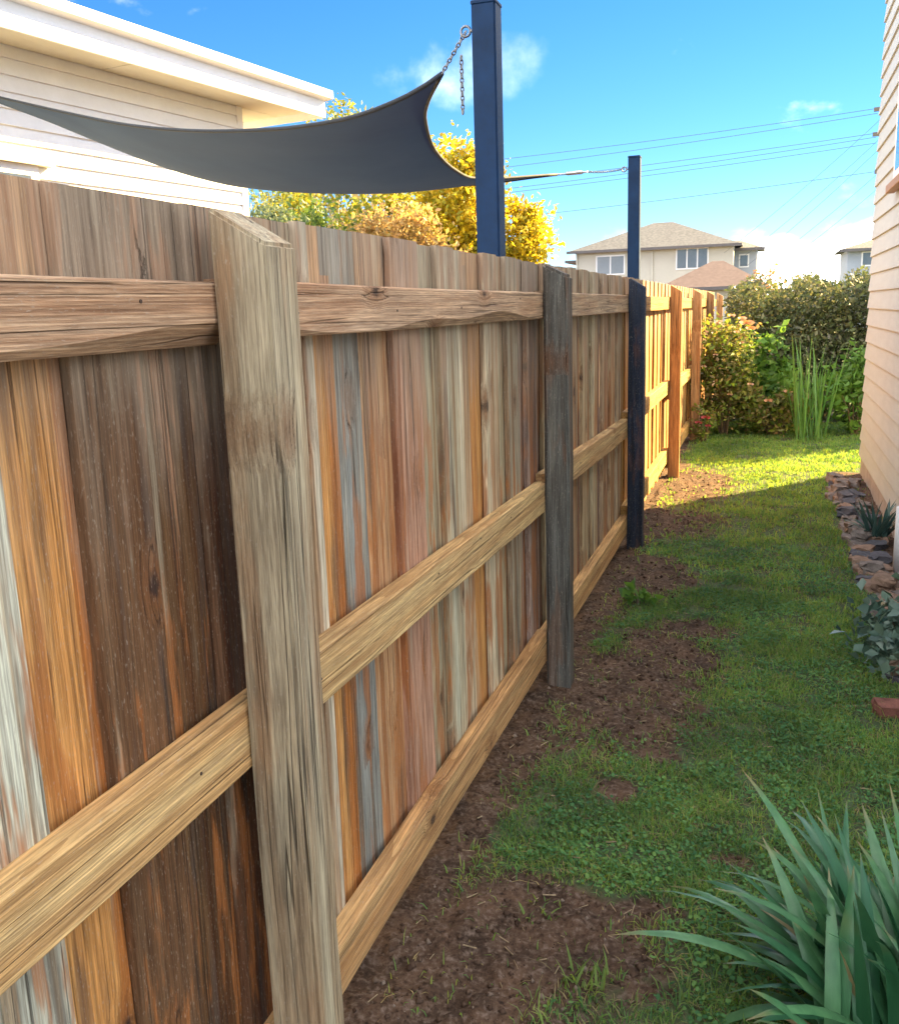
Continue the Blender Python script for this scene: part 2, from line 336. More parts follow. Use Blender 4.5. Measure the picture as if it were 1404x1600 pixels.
def clover(n):
    x = rng.uniform(-.8, .65, n); y = rng.uniform(1.4, 6.5, n); D = dirt(x, y, 1.3, .40)
    k = (rng.uniform(0, 1, n) > D*1.3) & (fbm(x, y, 7, 91) > rng.uniform(.40, .62, n)); x, y = x[k], y[k]; n = len(x); z = ground_z(x, y)+rng.uniform(.006, .026, n)
    r = rng.uniform(.0028, .0065, n); a = rng.uniform(0, 6.28, n); tx = rng.normal(0, .35, n); ty = rng.normal(0, .35, n)
    v = np.zeros((n, 6, 3))
    for i in range(6):
        q = a+i*math.pi/3; dx = np.cos(q)*r*(1.35 if i % 3 == 0 else 1); dy = np.sin(q)*r*(1.35 if i % 3 == 0 else 1)
        v[:, i] = np.stack([x+dx, y+dy, z+dx*tx+dy*ty], -1)
    tr = (np.arange(n)[:, None, None]*6+np.array([[0, 1, 2], [0, 2, 3], [0, 3, 4], [0, 4, 5]])[None]).reshape(-1, 3)
    return np_mesh('lawn_clover', v.reshape(-1, 3), tr)
CLOV = foliage('clover_green', [(.065, .18, .080), (.105, .25, .095), (.16, .30, .095)], .35, .6, .12)
tag(mobj('lawn_clover', clover(60000), CLOV), 'tiny round clover leaves scattered through the lawn', 'clover', kind='stuff')
def crumbs(n):
    x = rng.uniform(FX+.03, .1, n); y = 1.35+rng.uniform(0, 1, n)**1.5*8; D = dirt(x, y); k = rng.uniform(0, 1, n) < D; x, y = x[k], y[k]; n = len(x)
    r = .0022+.010*rng.uniform(0, 1, n)**4; z = ground_z(x, y)+r*.3
    o = np.array([[1, 0, 0], [-1, 0, 0], [0, 1, 0], [0, -1, 0], [0, 0, 1], [0, 0, -1]], float)
    v = np.stack([x, y, z], -1)[:, None]+o[None]*r[:, None, None]*rng.uniform(.6, 1.3, (n, 6, 1))
    t = np.array([[0, 2, 4], [2, 1, 4], [1, 3, 4], [3, 0, 4], [2, 0, 5], [1, 2, 5], [3, 1, 5], [0, 3, 5]])
    return np_mesh('soil_crumbs', v.reshape(-1, 3), (np.arange(n)[:, None, None]*6+t[None]).reshape(-1, 3))
m = MB('soil_crumb'); g = m.new('ShaderNodeNewGeometry'); rp = m.new('ShaderNodeValToRGB'); e = rp.color_ramp.elements
e[0].color = (.045, .026, .018, 1); e[1].color = (.24, .19, .15, 1); q = e.new(.85); q.color = (.11, .072, .05, 1); m.t.links.new(g.outputs['Random Per Island'], rp.inputs[0])
tag(mobj('soil_crumbs', crumbs(9000), m.fin(rp.outputs[0], .95, .1)), 'loose brown soil crumbs and small stones beside the fence', 'soil', kind='stuff')
def litter(n):
    x = rng.uniform(FX+.05, .4, n); y = rng.uniform(1.4, 8, n); z = ground_z(x, y)+.006; a = rng.uniform(0, 6.28, n); l = rng.uniform(.005, .020, n); wd = rng.uniform(.0008, .002, n)
    dx, dy = np.cos(a)*l, np.sin(a)*l; px, py = -np.sin(a)*wd, np.cos(a)*wd; tz = rng.uniform(-.004, .008, n)
    v = np.zeros((n, 6, 3)); v[:, 0] = np.stack([x-dx+px, y-dy+py, z], -1); v[:, 1] = np.stack([x-dx-px, y-dy-py, z], -1); v[:, 2] = np.stack([x-dx, y-dy, z+wd*2], -1)
    v[:, 3:] = v[:, :3]+np.stack([2*dx, 2*dy, tz], -1)[:, None]
    t = np.array([[0, 3, 4], [0, 4, 1], [1, 4, 5], [1, 5, 2], [2, 5, 3], [2, 3, 0]])
    return np_mesh('dry_litter', v.reshape(-1, 3), (np.arange(n)[:, None, None]*6+t[None]).reshape(-1, 3))
tag(mobj('dry_litter', litter(600), simple('dry_straw', (.36, .27, .16), .9, .4, 60, 0)), 'dry straw bits and twigs lying on soil and lawn', 'litter', kind='stuff')

# ------------------------------------------------------------------ the fence
fence = tag(empty('timber_fence'), 'weathered timber paling fence with three rails and square posts along the lawn', 'fence')
PY = [-1.05, 1.385, 3.80, 6.28, 9.03, 11.71, 14.40, 17.1]      # near faces of the posts
PW_ = .105; RX0, RX1 = FX, FX+.048; PX0, PX1 = FX+.0505, FX+.1525
def col(o, c): o.color = (*c, 1)
OR, DK, GY_, PK, OL, PL, TN, LT, MV, YL = (.66, .32, .10), (.165, .085, .040), (.30, .305, .275), (.52, .30, .20), (.46, .40, .26), (.66, .68, .56), (.57, .43, .26), (.68, .58, .40), (.42, .31, .25), (.56, .34, .11)
def paling(y0, y1, c, back, top=1.797, lean=0.0):
    if back: y0 -= .016; y1 += .016
    t = .019; x1 = FX-((.021 if y0 < 6.3 else .012) if back else .0)-random.uniform(0, .003); z0 = .04; wdt = y1-y0
    nz = 7; vv = []; ff = []
    bow = random.uniform(-.004, .004); ph = random.uniform(0, 6)
    for i in range(nz):
        z = z0+(top-z0)*i/(nz-1); s = math.sin(i*.9+ph)*.0022; k = bow*math.sin(math.pi*i/(nz-1)); ln = lean*(z-1.0)
        for (xx, yy) in ((-t, 0), (-.002, 0), (0, .002), (0, wdt-.002), (-.002, wdt), (-t, wdt)): vv.append((xx+k, yy+s+ln, z-z0))
    for i in range(nz-1):
        for j in range(6): ff.append((i*6+j, i*6+(j+1) % 6, (i+1)*6+(j+1) % 6, (i+1)*6+j))
    ff.append((5, 4, 3, 2, 1, 0)); ff.append(tuple(range((nz-1)*6, nz*6)))
    o = mobj('paling', pyd('paling', vv, ff), W_PAL, fence, (x1, y0, z0)); col(o, c); return o
def jit(c, a=.12): k = 1+random.uniform(-a, a); return tuple(min(.9, max(.01, v*k*(1+random.uniform(-.05, .05)))) for v in c)
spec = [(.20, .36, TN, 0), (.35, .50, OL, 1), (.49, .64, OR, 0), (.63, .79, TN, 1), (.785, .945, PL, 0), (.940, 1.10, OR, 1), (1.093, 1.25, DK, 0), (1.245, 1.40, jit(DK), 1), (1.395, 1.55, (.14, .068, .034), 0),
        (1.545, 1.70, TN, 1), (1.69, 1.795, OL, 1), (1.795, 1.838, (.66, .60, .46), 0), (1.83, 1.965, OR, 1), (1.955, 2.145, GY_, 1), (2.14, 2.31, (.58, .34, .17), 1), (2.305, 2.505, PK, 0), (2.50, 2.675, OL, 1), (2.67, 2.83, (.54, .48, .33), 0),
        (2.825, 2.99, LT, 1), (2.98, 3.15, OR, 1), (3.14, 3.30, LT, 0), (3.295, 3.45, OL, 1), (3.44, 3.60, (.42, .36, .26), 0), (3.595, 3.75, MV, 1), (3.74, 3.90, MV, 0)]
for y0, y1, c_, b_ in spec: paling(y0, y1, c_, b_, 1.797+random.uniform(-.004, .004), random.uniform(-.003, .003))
y = 3.895; i = 1; pal2 = [LT, MV, TN, PK, TN, MV, TN, PK, TN, OL]
while y < 17.3:
    wd = random.uniform(.14, .165); c_ = jit(pal2[i % len(pal2)] if y < 6.3 else random.choice([YL, (.50, .33, .15), OR, YL]))  # from the sunlit bay on, the sun's yellow is put into the paling colours
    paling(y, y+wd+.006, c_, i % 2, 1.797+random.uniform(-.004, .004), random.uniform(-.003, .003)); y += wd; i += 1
y = .195
for k in range(9): paling(y-.155, y+.005, jit(random.choice([TN, OL, OR])), k % 2); y -= .15
# posts: square, the top cut to shed water towards the lawn
PC = [TN, (.47, .41, .285), (.145, .145, .13), (.03, .045, .08), (.54, .28, .11), (.42, .26, .15), (.45, .3, .16), TN]
for i, y0 in enumerate(PY):
    zb, zf = (1.786, 1.724) if i != 2 else (1.784, 1.735); wd = PX1-PX0
    bm = bmesh.new(); v = add_box(bm, 0, wd, 0, PW_, 0, 1)
    for q in v[4:]: q.co.z = (zf if q.co.x > wd/2 else zb)+.12
    bmesh.ops.subdivide_edges(bm, edges=[e for e in bm.edges if abs(e.verts[0].co.z-e.verts[1].co.z) > .5], cuts=9)
    for q in bm.verts:
        if .2 < q.co.z < 1.75: q.co.x += random.uniform(-.0018, .0018); q.co.y += random.uniform(-.0018, .0018)
    ed = [e for e in bm.edges if abs((e.verts[0].co-e.verts[1].co).normalized().z) > .9] + [e for e in bm.edges if min(e.verts[0].co.z, e.verts[1].co.z) > 1.7]
    bmesh.ops.bevel(bm, geom=list(set(ed)), offset=.0055 if i != 2 else .011, segments=2, affect='EDGES')
    o = mobj('post', bm_mesh(bm, 'post'), W_POST, fence, (PX0, y0, -.12)); col(o, PC[i])
    tag(o, ['weathered post', 'weathered grey-green post nearest the camera', 'dark stained post with its top rounded off', 'dark blue-grey stained post before the sunlit bay', 'orange sunlit post', 'brown post', 'brown post', 'brown post'][i])
# rails run behind the posts; the top rail keeps a wavy waney lower edge
def rail(y0, y1, z0, z1, c, wane=0.0, dz=0.0):
    n = max(4, int((y1-y0)/.07)); vv = []; ff = []; ph = random.uniform(0, 6)
    th = RX1-RX0
    for k in range(n+1):
        t = k/n; yy = (y1-y0)*t; q = dz*t+math.sin(t*5+ph)*.0022
        wv = wane*(.55+.45*math.sin(t*7+ph)+.25*math.sin(t*19+ph*2)) if wane else .004
        wv = max(.003, wv)
        for (xx, zz) in ((0, 0), (th-wv*.85, 0), (th, wv), (th, z1-z0-.004), (th-.004, z1-z0), (0, z1-z0)): vv.append((xx, yy, zz+q))
    for k in range(n):
        for j in range(6): ff.append((k*6+j, (k+1)*6+j, (k+1)*6+(j+1) % 6, k*6+(j+1) % 6))
    ff.append(tuple(range(6))); ff.append(tuple(range(n*6+5, n*6-1, -1)))
    me = pyd('rail', vv, ff); b2 = bmesh.new(); b2.from_mesh(me); bmesh.ops.recalc_face_normals(b2, faces=b2.faces); b2.to_mesh(me); b2.free()
    o = mobj('rail', me, W_RAIL, fence, (RX0+.0008, y0, z0)); col(o, c); return o
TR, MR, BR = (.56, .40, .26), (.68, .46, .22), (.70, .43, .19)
ZT = [1.572]*8; ZM = [.803, .803, .803, .795, .74, .74, .74, .74]; ZB = [.09, .09, .092, .15, .09, .09, .09, .09]
for b in range(7):
    a0 = PY[b]+PW_*.5+.001; a1 = PY[b+1]+PW_*.5-.001
    lit = b >= 3  # rails of these bays get a yellow base colour that stands in for sunlight
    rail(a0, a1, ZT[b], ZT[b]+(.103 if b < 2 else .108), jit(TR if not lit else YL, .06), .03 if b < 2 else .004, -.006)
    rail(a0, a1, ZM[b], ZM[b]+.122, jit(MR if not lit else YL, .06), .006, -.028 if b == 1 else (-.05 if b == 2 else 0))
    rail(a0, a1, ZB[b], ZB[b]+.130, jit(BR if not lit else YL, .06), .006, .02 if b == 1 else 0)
# nail heads
bm = bmesh.new()
for b in range(4):
    for zc in (ZT[b]+.05, ZM[b]+.06):
        yy = PY[b]+.3
        while yy < PY[b+1]:
            p_ = Vector((RX1+.0005, yy, zc+random.uniform(-.03, .03))); tube(bm, [p_, p_+Vector((.0015, 0, 0))], .0032, 6); yy += random.uniform(.35, .8)
tag(mobj('nail_heads', bm_mesh(bm, 'nail_heads'), simple('rusty_nail', (.06, .035, .025), .6), fence), kind='stuff')

# ------------------------------------------------------------------ steel poles and shade sail
def pole(cx, yn, top, lab):
    w_ = .09; r = tag(empty('shade_pole', (cx, yn+w_/2, 0)), lab, 'pole', 'steel poles of the shade sail')
    mobj('post', box_mesh('shade_pole_post', -w_/2, w_/2, -w_/2, w_/2, -.1, top-.006, .006, 2), STEEL, r)
    mobj('cap', box_mesh('shade_pole_cap', -w_/2-.002, w_/2+.002, -w_/2-.002, w_/2+.002, top-.012, top+.004, .004, 1), STEEL, r)
    bm = bmesh.new(); tube(bm, [(-w_/2+.01, 0, top-.085), (-w_/2-.02, 0, top-.085)], .006, 8)
    ring = [(-w_/2-.035+.018*math.cos(a), 0, top-.085+.018*math.sin(a)) for a in np.linspace(0, 2*math.pi, 13)]; tube(bm, ring, .005, 6, False)
    mobj('eye_bolt', bm_mesh(bm, 'eye_bolt', True), GALV, r)
pole(-1.012, 3.545, 2.695, 'tall dark blue steel pole behind the fence, the nearer of two')
pole(-1.012, 7.60, 2.715, 'slim dark blue steel pole behind the fence, the farther of two')
Nn = [[-1.207,3.645,2.489],[-1.367,3.722,2.446],[-1.646,3.856,2.417],[-1.955,4.004,2.428],[-2.3,4.169,2.465],[-2.792,4.406,2.542],[-3.365,4.68,2.664],[-4.037,5.003,2.847],[-4.84,5.388,3.078],[-5.403,5.658,3.24]]
Mm = [[-1.556,7.384,2.597],[-2.068,7.154,2.539],[-2.398,7.006,2.532],[-2.745,6.85,2.539],[-3.089,6.696,2.559],[-3.385,6.563,2.592],[-3.799,6.377,2.698],[-4.202,6.197,2.841],[-4.674,5.985,3.012],[-5.177,5.759,3.162],[-5.403,5.658,3.24]]
Rr = [[-1.207,3.645,2.489],[-1.478,4.251,2.523],[-1.658,4.73,2.538],[-1.826,5.356,2.503],[-1.882,5.941,2.465],[-1.853,6.413,2.475],[-1.556,7.384,2.597]]
def curve(pts, n):
    """Catmull-Rom through pts, n+1 samples spaced by chord length"""
    P_ = np.array(pts, float); P_ = np.vstack([2*P_[0]-P_[1], P_, 2*P_[-1]-P_[-2]]); k = len(pts)-1
    dd = np.r_[0, np.cumsum(np.linalg.norm(np.diff(np.array(pts, float), axis=0), axis=1))]; u = np.interp(np.linspace(0, dd[-1], n+1), dd, np.arange(k+1)); r = []
    for t in u:
        i = min(int(t), k-1); f = t-i; a, b, c, d = P_[i:i+4]
        r.append(.5*((2*b)+(c-a)*f+(2*a-5*b+4*c-d)*f*f+(3*b-a-3*c+d)*f**3))
    return np.array(r)
nu, nv = 26, 48; cN = curve(Nn, nv); cM = curve(Mm, nv); cR = curve(Rr, nu); A_, B_, C_ = cN[0], cM[0], cN[-1]
g = np.zeros((nu+1, nv+1, 3))
for i in range(nu+1):
    s = i/nu
    for j in range(nv+1):
        t = j/nv; g[i, j] = (1-s)*cN[j]+s*cM[j]+(1-t)*cR[i]+t*C_-((1-s)*(1-t)*A_+s*(1-t)*B_+t*C_)
        g[i, j, 2] -= .05*math.sin(math.pi*s)*math.sin(math.pi*min(1, t*1.02))
id2 = np.arange((nu+1)*(nv+1)).reshape(nu+1, nv+1); qd = np.stack([id2[:-1, :-1], id2[:-1, 1:], id2[1:, 1:], id2[1:, :-1]], -1).reshape(-1, 4)
sail = tag(empty('shade_sail', tuple(A_)), 'grey-blue triangular shade sail with curved edges strung from two poles to the white house', 'shade sail')
def rel(me, o): me.transform(Matrix.Translation(-Vector(o))); return me
fm = MB('shade_cloth'); P = fm.coord(); wv = fm.noise(fm.vmul(P, (300, 300, 300)), 1, 2); st = fm.noise(P, 1.6, 4)
fm.bump(wv, .2, .001); fm.fin(fm.mix(fm.map(st, .35, .65), (.026, .052, .118), (.042, .076, .155)), .85, .2)
tr = fm.new('ShaderNodeBsdfTranslucent'); tr.inputs[0].default_value = (.010, .020, .045, 1); mx = fm.new('ShaderNodeMixShader'); mx.inputs[0].default_value = .35
fm.t.links.new(fm.b.outputs[0], mx.inputs[1]); fm.t.links.new(tr.outputs[0], mx.inputs[2]); fm.t.links.new(mx.outputs[0], fm.out.inputs['Surface'])
so = mobj('cloth', rel(np_mesh('sail_cloth', g.reshape(-1, 3), qd, True), A_), fm.m, sail)
bm = bmesh.new()
for cc in (cN, cM, cR): tube(bm, [tuple(q) for q in cc], .009, 6)
mobj('hem', rel(bm_mesh(bm, 'sail_hem', True), A_), simple('sail_hem', (.03, .04, .055), .8, .1, 20, 0), sail)
def chain(name, p0, p1, sag=0.0, L_=.021):
    p0, p1 = Vector(p0), Vector(p1); n = max(3, int((p1-p0).length/(L_*.74))); bm = bmesh.new(); d = (p1-p0).normalized(); a = d.orthogonal().normalized(); b = d.cross(a)
    for k in range(n):
        t = (k+.5)/n; c0 = p0.lerp(p1, t)+Vector((0, 0, -sag*math.sin(math.pi*t))); s = a if k % 2 else b
        tube(bm, [c0+d*math.cos(q)*L_*.5+s*math.sin(q)*L_*.30 for q in np.linspace(0, 2*math.pi, 11)], .0030, 5, False)
    return rel(bm_mesh(bm, name, True), A_)
mobj('chain', chain('sail_chain', (-1.09, 3.59, 2.61), A_), GALV, sail)
mobj('chain', chain('sail_chain_tail', (-1.133, 3.66, 2.548), (-1.131, 3.655, 2.342)), GALV, sail)
mobj('chain', chain('sail_chain_far', (-1.09, 7.62, 2.63), B_+(Vector((-1.09, 7.62, 2.63))-Vector(B_))*.45, .01), GALV, sail)
bm = bmesh.new(); bb = Vector(B_); e2 = Vector((-1.09, 7.62, 2.63)); tube(bm, [bb, bb.lerp(e2, .12), bb.lerp(e2, .15), bb.lerp(e2, .36), bb.lerp(e2, .40), bb.lerp(e2, .46)], [.005, .006, .014, .014, .006, .005], 8)
mobj('turnbuckle', rel(bm_mesh(bm, 'turnbuckle', True), A_), simple('bright_steel', (.6, .6, .6), .3, .1, 20, 0, .5, .9), sail)
bm = bmesh.new(); cc = Vector(C_); tube(bm, [cc, cc+Vector((-.16, .02, .01))], .006, 6); mobj('wall_hook', rel(bm_mesh(bm, 'hook', True), A_), GALV, sail)

# ------------------------------------------------------------------ white weatherboard house beyond the fence (own axes: x out of the wall, y along it)
a9 = R(-9); hw = tag(empty('white_house', (-5.13, 8.98, 0), a9), 'white weatherboard house with a wide white eave behind the fence', 'house')
LEN = 11.0
mobj('wall', box_mesh('white_house_wall', -7, -.012, -LEN, -.012, 0, 3.70), WHITE, hw)
def wboard(name, parent, mat, ln, exposure, z, x=0.0, y0=0.0, t0=.006, t1=.032):
    key = f'{name}_mesh_{ln}'
    me = bpy.data.meshes.get(key)
    if me is None:
        e = exposure; me = prism(key, [(-.012, 0), (t1, 0), (t1, .004), (t0, e+.018), (-.012, e+.018)], 'y', -ln, 0)
    return mobj(name, me, mat, parent, (x, y0, z))
EXP = .122; z = .30
while z < 3.68:
    wboard('weatherboard', hw, WHITE, LEN-.06, EXP, z, 0, -.06); z += EXP
mobj('corner_board', box_mesh('corner_board', -.05, .030, -.075, .012, .2, 3.70, .003), WHITE, hw)
mobj('end_trim', box_mesh('end_trim', -.12, -.052, -.011, .014, .2, 3.698, .003), WHITE, hw)
OH = .60
for k in range(5):     # soffit sheets with open joints
    y1 = .60-k*2.4; mobj('soffit_sheet', box_mesh('soffit_sheet', .024, OH-.02, y1-2.394, y1, 3.685+.002*(k % 2), 3.70), SOFF, hw)
mobj('soffit_sheet', box_mesh('soffit_end', -7, .018, .016, .60, 3.684, 3.70), SOFF, hw)
v = [(OH-.02, .64, 3.615), (OH+.005, .64, 3.615), (OH+.005, -LEN, 3.60), (OH-.02, -LEN, 3.60), (OH-.02, .64, 3.80), (OH+.005, .64, 3.80), (OH+.005, -LEN, 3.86), (OH-.02, -LEN, 3.86)]
mobj('fascia', pyd('fascia', v, [(3, 2, 1, 0), (4, 5, 6, 7), (0, 1, 5, 4), (1, 2, 6, 5), (2, 3, 7, 6), (3, 0, 4, 7)]), WHITE, hw)
mobj('end_fascia', box_mesh('end_fascia', -7.3, OH-.022, .612, .640, 3.615, 3.80), WHITE, hw)
v = [(OH+.0055, .66, 3.775), (OH+.10, .66, 3.79), (OH+.10, .66, 3.865), (OH+.0055, .66, 3.865)]; v2 = [(q[0], -LEN, q[2]+.045) for q in v]
gme2 = pyd('gutter', v+v2, [(0, 1, 2, 3), (7, 6, 5, 4), (0, 4, 5, 1), (1, 5, 6, 2), (2, 6, 7, 3), (3, 7, 4, 0)]); mobj('gutter', gme2, WHITE, hw)
mobj('roof', pyd('white_house_roof', [(OH+.06, .68, 3.872), (OH+.06, -LEN, 3.92), (-3.3, -LEN, 4.35), (-3.3, -2.5, 4.35), (-7.4, .68, 3.87), (-7.4, -LEN, 3.92)], [(0, 3, 2, 1), (0, 4, 3), (4, 5, 2, 3), (0, 1, 5, 4)]), simple('roof_sheet', (.45, .45, .44), .5), hw)
mobj('window_hood', prism('window_hood', [(.022, 2.83), (.10, 2.83), (.10, 2.85), (.022, 2.885)], 'y', -4.4, -2.45), SOFF, hw)
fr = mobj('window', box_mesh('window_frame', .022, .05, -4.3, -2.58, 1.6, 2.829), WHITE, hw)
mobj('pane', box_mesh('window_pane', .051, .054, -4.22, -2.66, 1.68, 2.75), simple('dark_glass', (.03, .04, .05), .08, .1, 2, 0, .6), fr)

# ------------------------------------------------------------------ cream weatherboard house on the right
HX, HY0, HY1, HH = .865, 2.75, 9.58, 4.25
ch = tag(empty('cream_house', (HX, HY1, 0)), 'tall cream weatherboard house wall along the right of the lawn', 'house')
mobj('wall', box_mesh('cream_house_wall', .02, 6.5, HY0-HY1, -.02, -.05, HH), CREAM, ch)
mobj('foundation', box_mesh('cream_house_base', -.004, .019, HY0-HY1, -.03, -.05, .17), CONC, ch)
lnb = round(HY1-HY0, 3); z = .172
me = prism('house_board', [(.018, -.004), (-.022, 0), (-.022, .006), (-.004, .168), (.018, .168)], 'y', -lnb, 0)
while z < HH-.16:
    mobj('weatherboard', me, CREAM, ch, (0, random.uniform(-.004, .004), z)); z += .150
mobj('roof', pyd('cream_house_roof', [(-.05, HY0-HY1-.1, HH), (-.05, .05, HH), (6.6, .05, HH), (6.6, HY0-HY1-.1, HH), (3.3, -2, HH+.5), (3.3, HY0-HY1+2, HH+.5)], [(0, 1, 4, 5), (1, 2, 4), (2, 3, 5, 4), (3, 0, 5), (3, 2, 1, 0)]), simple('house_roof_sheet', (.20, .19, .18), .6), ch)
wi = mobj('window', box_mesh('house_window_frame', -.045, -.0225, 5.15-HY1, 7.93-HY1, 2.42, 3.75, .004), WHITE, ch)
mobj('pane', box_mesh('house_window_pane', -.048, -.0455, 5.25-HY1, 7.83-HY1, 2.50, 3.67), simple('window_glass', (.05, .08, .12), .06, .1, 2, 0, .7), wi)
mobj('sill', box_mesh('house_window_sill', -.085, -.0225, 5.1-HY1, 7.98-HY1, 2.36, 2.419, .004), simple('varnished_sill', (.32, .17, .07), .5), wi)
bm = bmesh.new(); tube(bm, [(-.075, 6.0-HY1, -.02), (-.075, 6.0-HY1, .40)], .04, 14)
mobj('drain_pipe', bm_mesh(bm, 'drain_pipe', True), simple('grey_pipe', (.58, .60, .62), .5, .06, 6), ch)

# ------------------------------------------------------------------ stone edging, brick
ed = tag(empty('stone_edging', (.6, 6.5, 0)), 'rough grey stone edging stacked along the garden strip by the cream house', 'edging')
from mathutils import noise as mnoise
def rock(name, s, seed, rnd=.38, amp=.16):
    bm = bmesh.new(); bmesh.ops.create_cube(bm, size=1.0); bmesh.ops.subdivide_edges(bm, edges=list(bm.edges), cuts=3, use_grid_fill=True)
    for q in bm.verts:
        p = q.co.lerp(q.co.normalized()*.58, rnd); nz = Vector((mnoise.noise(p*2.2+Vector((seed*7.3, 0, 0))), mnoise.noise(p*2.2+Vector((0, seed*5.1, 3))), mnoise.noise(p*2.2+Vector((2, 1, seed*3.7)))))
        p = p+nz*amp; q.co = Vector((p.x*s[0], p.y*s[1], (p.z+.5)*s[2]))
    return bm_mesh(bm, name, False)
rocks = [rock(f'stone_{k}', s, k+1, .16, .24) for k, s in enumerate([(.10, .19, .08), (.12, .13, .07), (.10, .21, .065), (.11, .16, .08), (.09, .12, .06)])]
SC = [simple('stone_grey', (.19, .165, .15), .9, .4, 16, .8, .2, 0, .01), simple('stone_warm', (.25, .17, .125), .9, .35, 14, .8, .2, 0, .01), simple('stone_slate', (.10, .10, .115), .9, .35, 14, .8, .2, 0, .01)]
stone_meshes = []
for r_ in rocks:
    for c_ in (SC[0], SC[0], SC[1], SC[2]):
        me = r_.copy(); me.materials.append(c_); stone_meshes.append(me)
y = 4.25
while y < 9.1:
    for lay in range(2 if random.random() < .45 else 1):
        me = random.choice(stone_meshes)
        o = mobj('stone', me, None, ed, (random.uniform(-.035, .035)+(.02 if lay else -.01)-(y-5)*.004+.02, y+random.uniform(-.03, .03)-6.5, -.034+lay*.05), (random.uniform(-.08, .08), random.uniform(-.08, .08), random.uniform(-.35, .35)))
        o.scale = (1, .9, 1)
    if random.random() < .6: mobj('stone', random.choice(stone_meshes), None, ed, (random.uniform(.10, .16), y-6.5, -.03), (random.uniform(-.1, .1), random.uniform(-.1, .1), random.uniform(-.6, .6)))
    y += random.uniform(.13, .18)
bk = mobj('loose_brick', rock('loose_brick', (.20, .095, .07), 77, .10, .05), simple('red_brick', (.24, .10, .075), .9, .45, 14, .6, .2, 0, .006), None, (.545, 3.86, -.03), (.06, .09, .25)); tag(bk, 'loose reddish brick lying at the lawn edge on the right', 'brick')

# ------------------------------------------------------------------ plants
def leafmesh(name, c, size, aspect=.5, up=.3, orient=None):
    c = np.asarray(c); n = len(c); d = rng.normal(size=(n, 3)); d[:, 2] = d[:, 2]*.8+up
    if orient is not None: d = d*.6+orient
    d /= np.linalg.norm(d, axis=1)[:, None]; s = np.cross(d, rng.normal(size=(n, 3))); s /= np.linalg.norm(s, axis=1)[:, None]; nn = np.cross(d, s)
    l = (size*rng.uniform(.4, 1.4, n))[:, None]; wv = l*aspect*.5
    v = np.stack([c, c+d*l*.5+s*wv+nn*l*.08, c+d*l-nn*l*.06, c+d*l*.5-s*wv+nn*l*.08], 1)
    tr = (np.arange(n)[:, None, None]*4+np.array([[0, 1, 2], [0, 2, 3]])[None]).reshape(-1, 3)
    return np_mesh(name, v.reshape(-1, 3), tr)
def clumps(n, nc, rx, ry, rz, spread, shell=.55, seed=0):
    """leaf positions gathered in clumps inside an ellipsoid, so that the outline is uneven"""
    r_ = np.random.default_rng(seed); u = r_.normal(size=(nc, 3)); u /= np.linalg.norm(u, axis=1)[:, None]; rad = r_.uniform(shell, 1.0, nc)**.7
    cc = u*rad[:, None]*np.array([rx, ry, rz]); k = r_.integers(0, nc, n); sz = r_.uniform(.5, 1.3, nc)
    return cc, cc[k]+r_.normal(size=(n, 3))*(spread*sz[k])[:, None]
def tree(name, label, cat, base, h, rx, ry, rz, nleaf, size, mat, bark, nc=40, spread=.25, seed=1, trunk_r=.07, group=None):
    t = tag(empty(name, base), label, cat, group); cc, pts = clumps(nleaf, nc, rx, ry, rz, spread, .4, seed); ctr = np.array([0, 0, h-rz])
    mobj('crown', leafmesh(name+'_crown', pts+ctr, size), mat, t)
    bm = bmesh.new(); top = Vector((0, 0, h-rz*1.1)); tube(bm, [(0, 0, -.05), (.03, .02, top.z*.5), top], [trunk_r, trunk_r*.8, trunk_r*.6], 8)
    for q in cc[::2]:
        e = Vector(q+ctr); st = Vector((0, 0, top.z*random.uniform(.55, 1.0))); tube(bm, [st, st.lerp(e, .5)+Vector((0, 0, .08*h*.3)), e], [trunk_r*.45, trunk_r*.28, trunk_r*.1], 5, False)
    mobj('trunk', bm_mesh(bm, name+'_trunk', True), bark, t); return t
F_YEL = foliage('golden_leaves', [(.44, .36, .02), (.56, .46, .03), (.34, .36, .04), (.55, .36, .02), (.30, .30, .04)], .4)
F_YG = foliage('yellow_green_leaves', [(.22, .26, .03), (.36, .34, .03), (.13, .20, .04), (.44, .36, .04)], .4)
F_GRN = foliage('green_leaves', [(.07, .14, .04), (.12, .20, .05), (.05, .10, .04)], .35)
F_OR = foliage('orange_leaves', [(.36, .24, .12), (.42, .32, .17), (.28, .24, .10)], .4)
F_BG = foliage('blue_green_leaves', [(.10, .16, .12), (.16, .22, .16), (.07, .12, .09)], .3)
F_OLV = foliage('olive_hedge_leaves', [(.085, .125, .065), (.125, .165, .090), (.055, .085, .055), (.17, .19, .125), (.10, .11, .11)], .3)
F_ROSE = foliage('shrub_leaves', [(.13, .23, .04), (.22, .29, .05), (.26, .20, .11), (.10, .16, .06)], .35)
F_LIME = foliage('lime_leaves', [(.10, .24, .05), (.17, .32, .06), (.08, .18, .05)], .4)
F_RED = foliage('russet_leaves', [(.30, .14, .08), (.24, .17, .07), (.34, .22, .10)], .35)
BK = 'trees beyond the fence'
tree('yellow_tree', 'bright yellow autumn tree just left of the nearer blue pole', 'tree', (-6.35, 20, 0), 4.95, 1.05, .9, 1.75, 12000, .15, F_YEL, BARK, 60, .24, 3, .08, BK)
tree('golden_tree', 'small golden yellow tree just right of the nearer blue pole', 'tree', (-5.08, 20.5, 0), 3.9, .42, .6, 1.12, 6500, .13, F_YEL, BARK, 36, .16, 4, .06, BK)
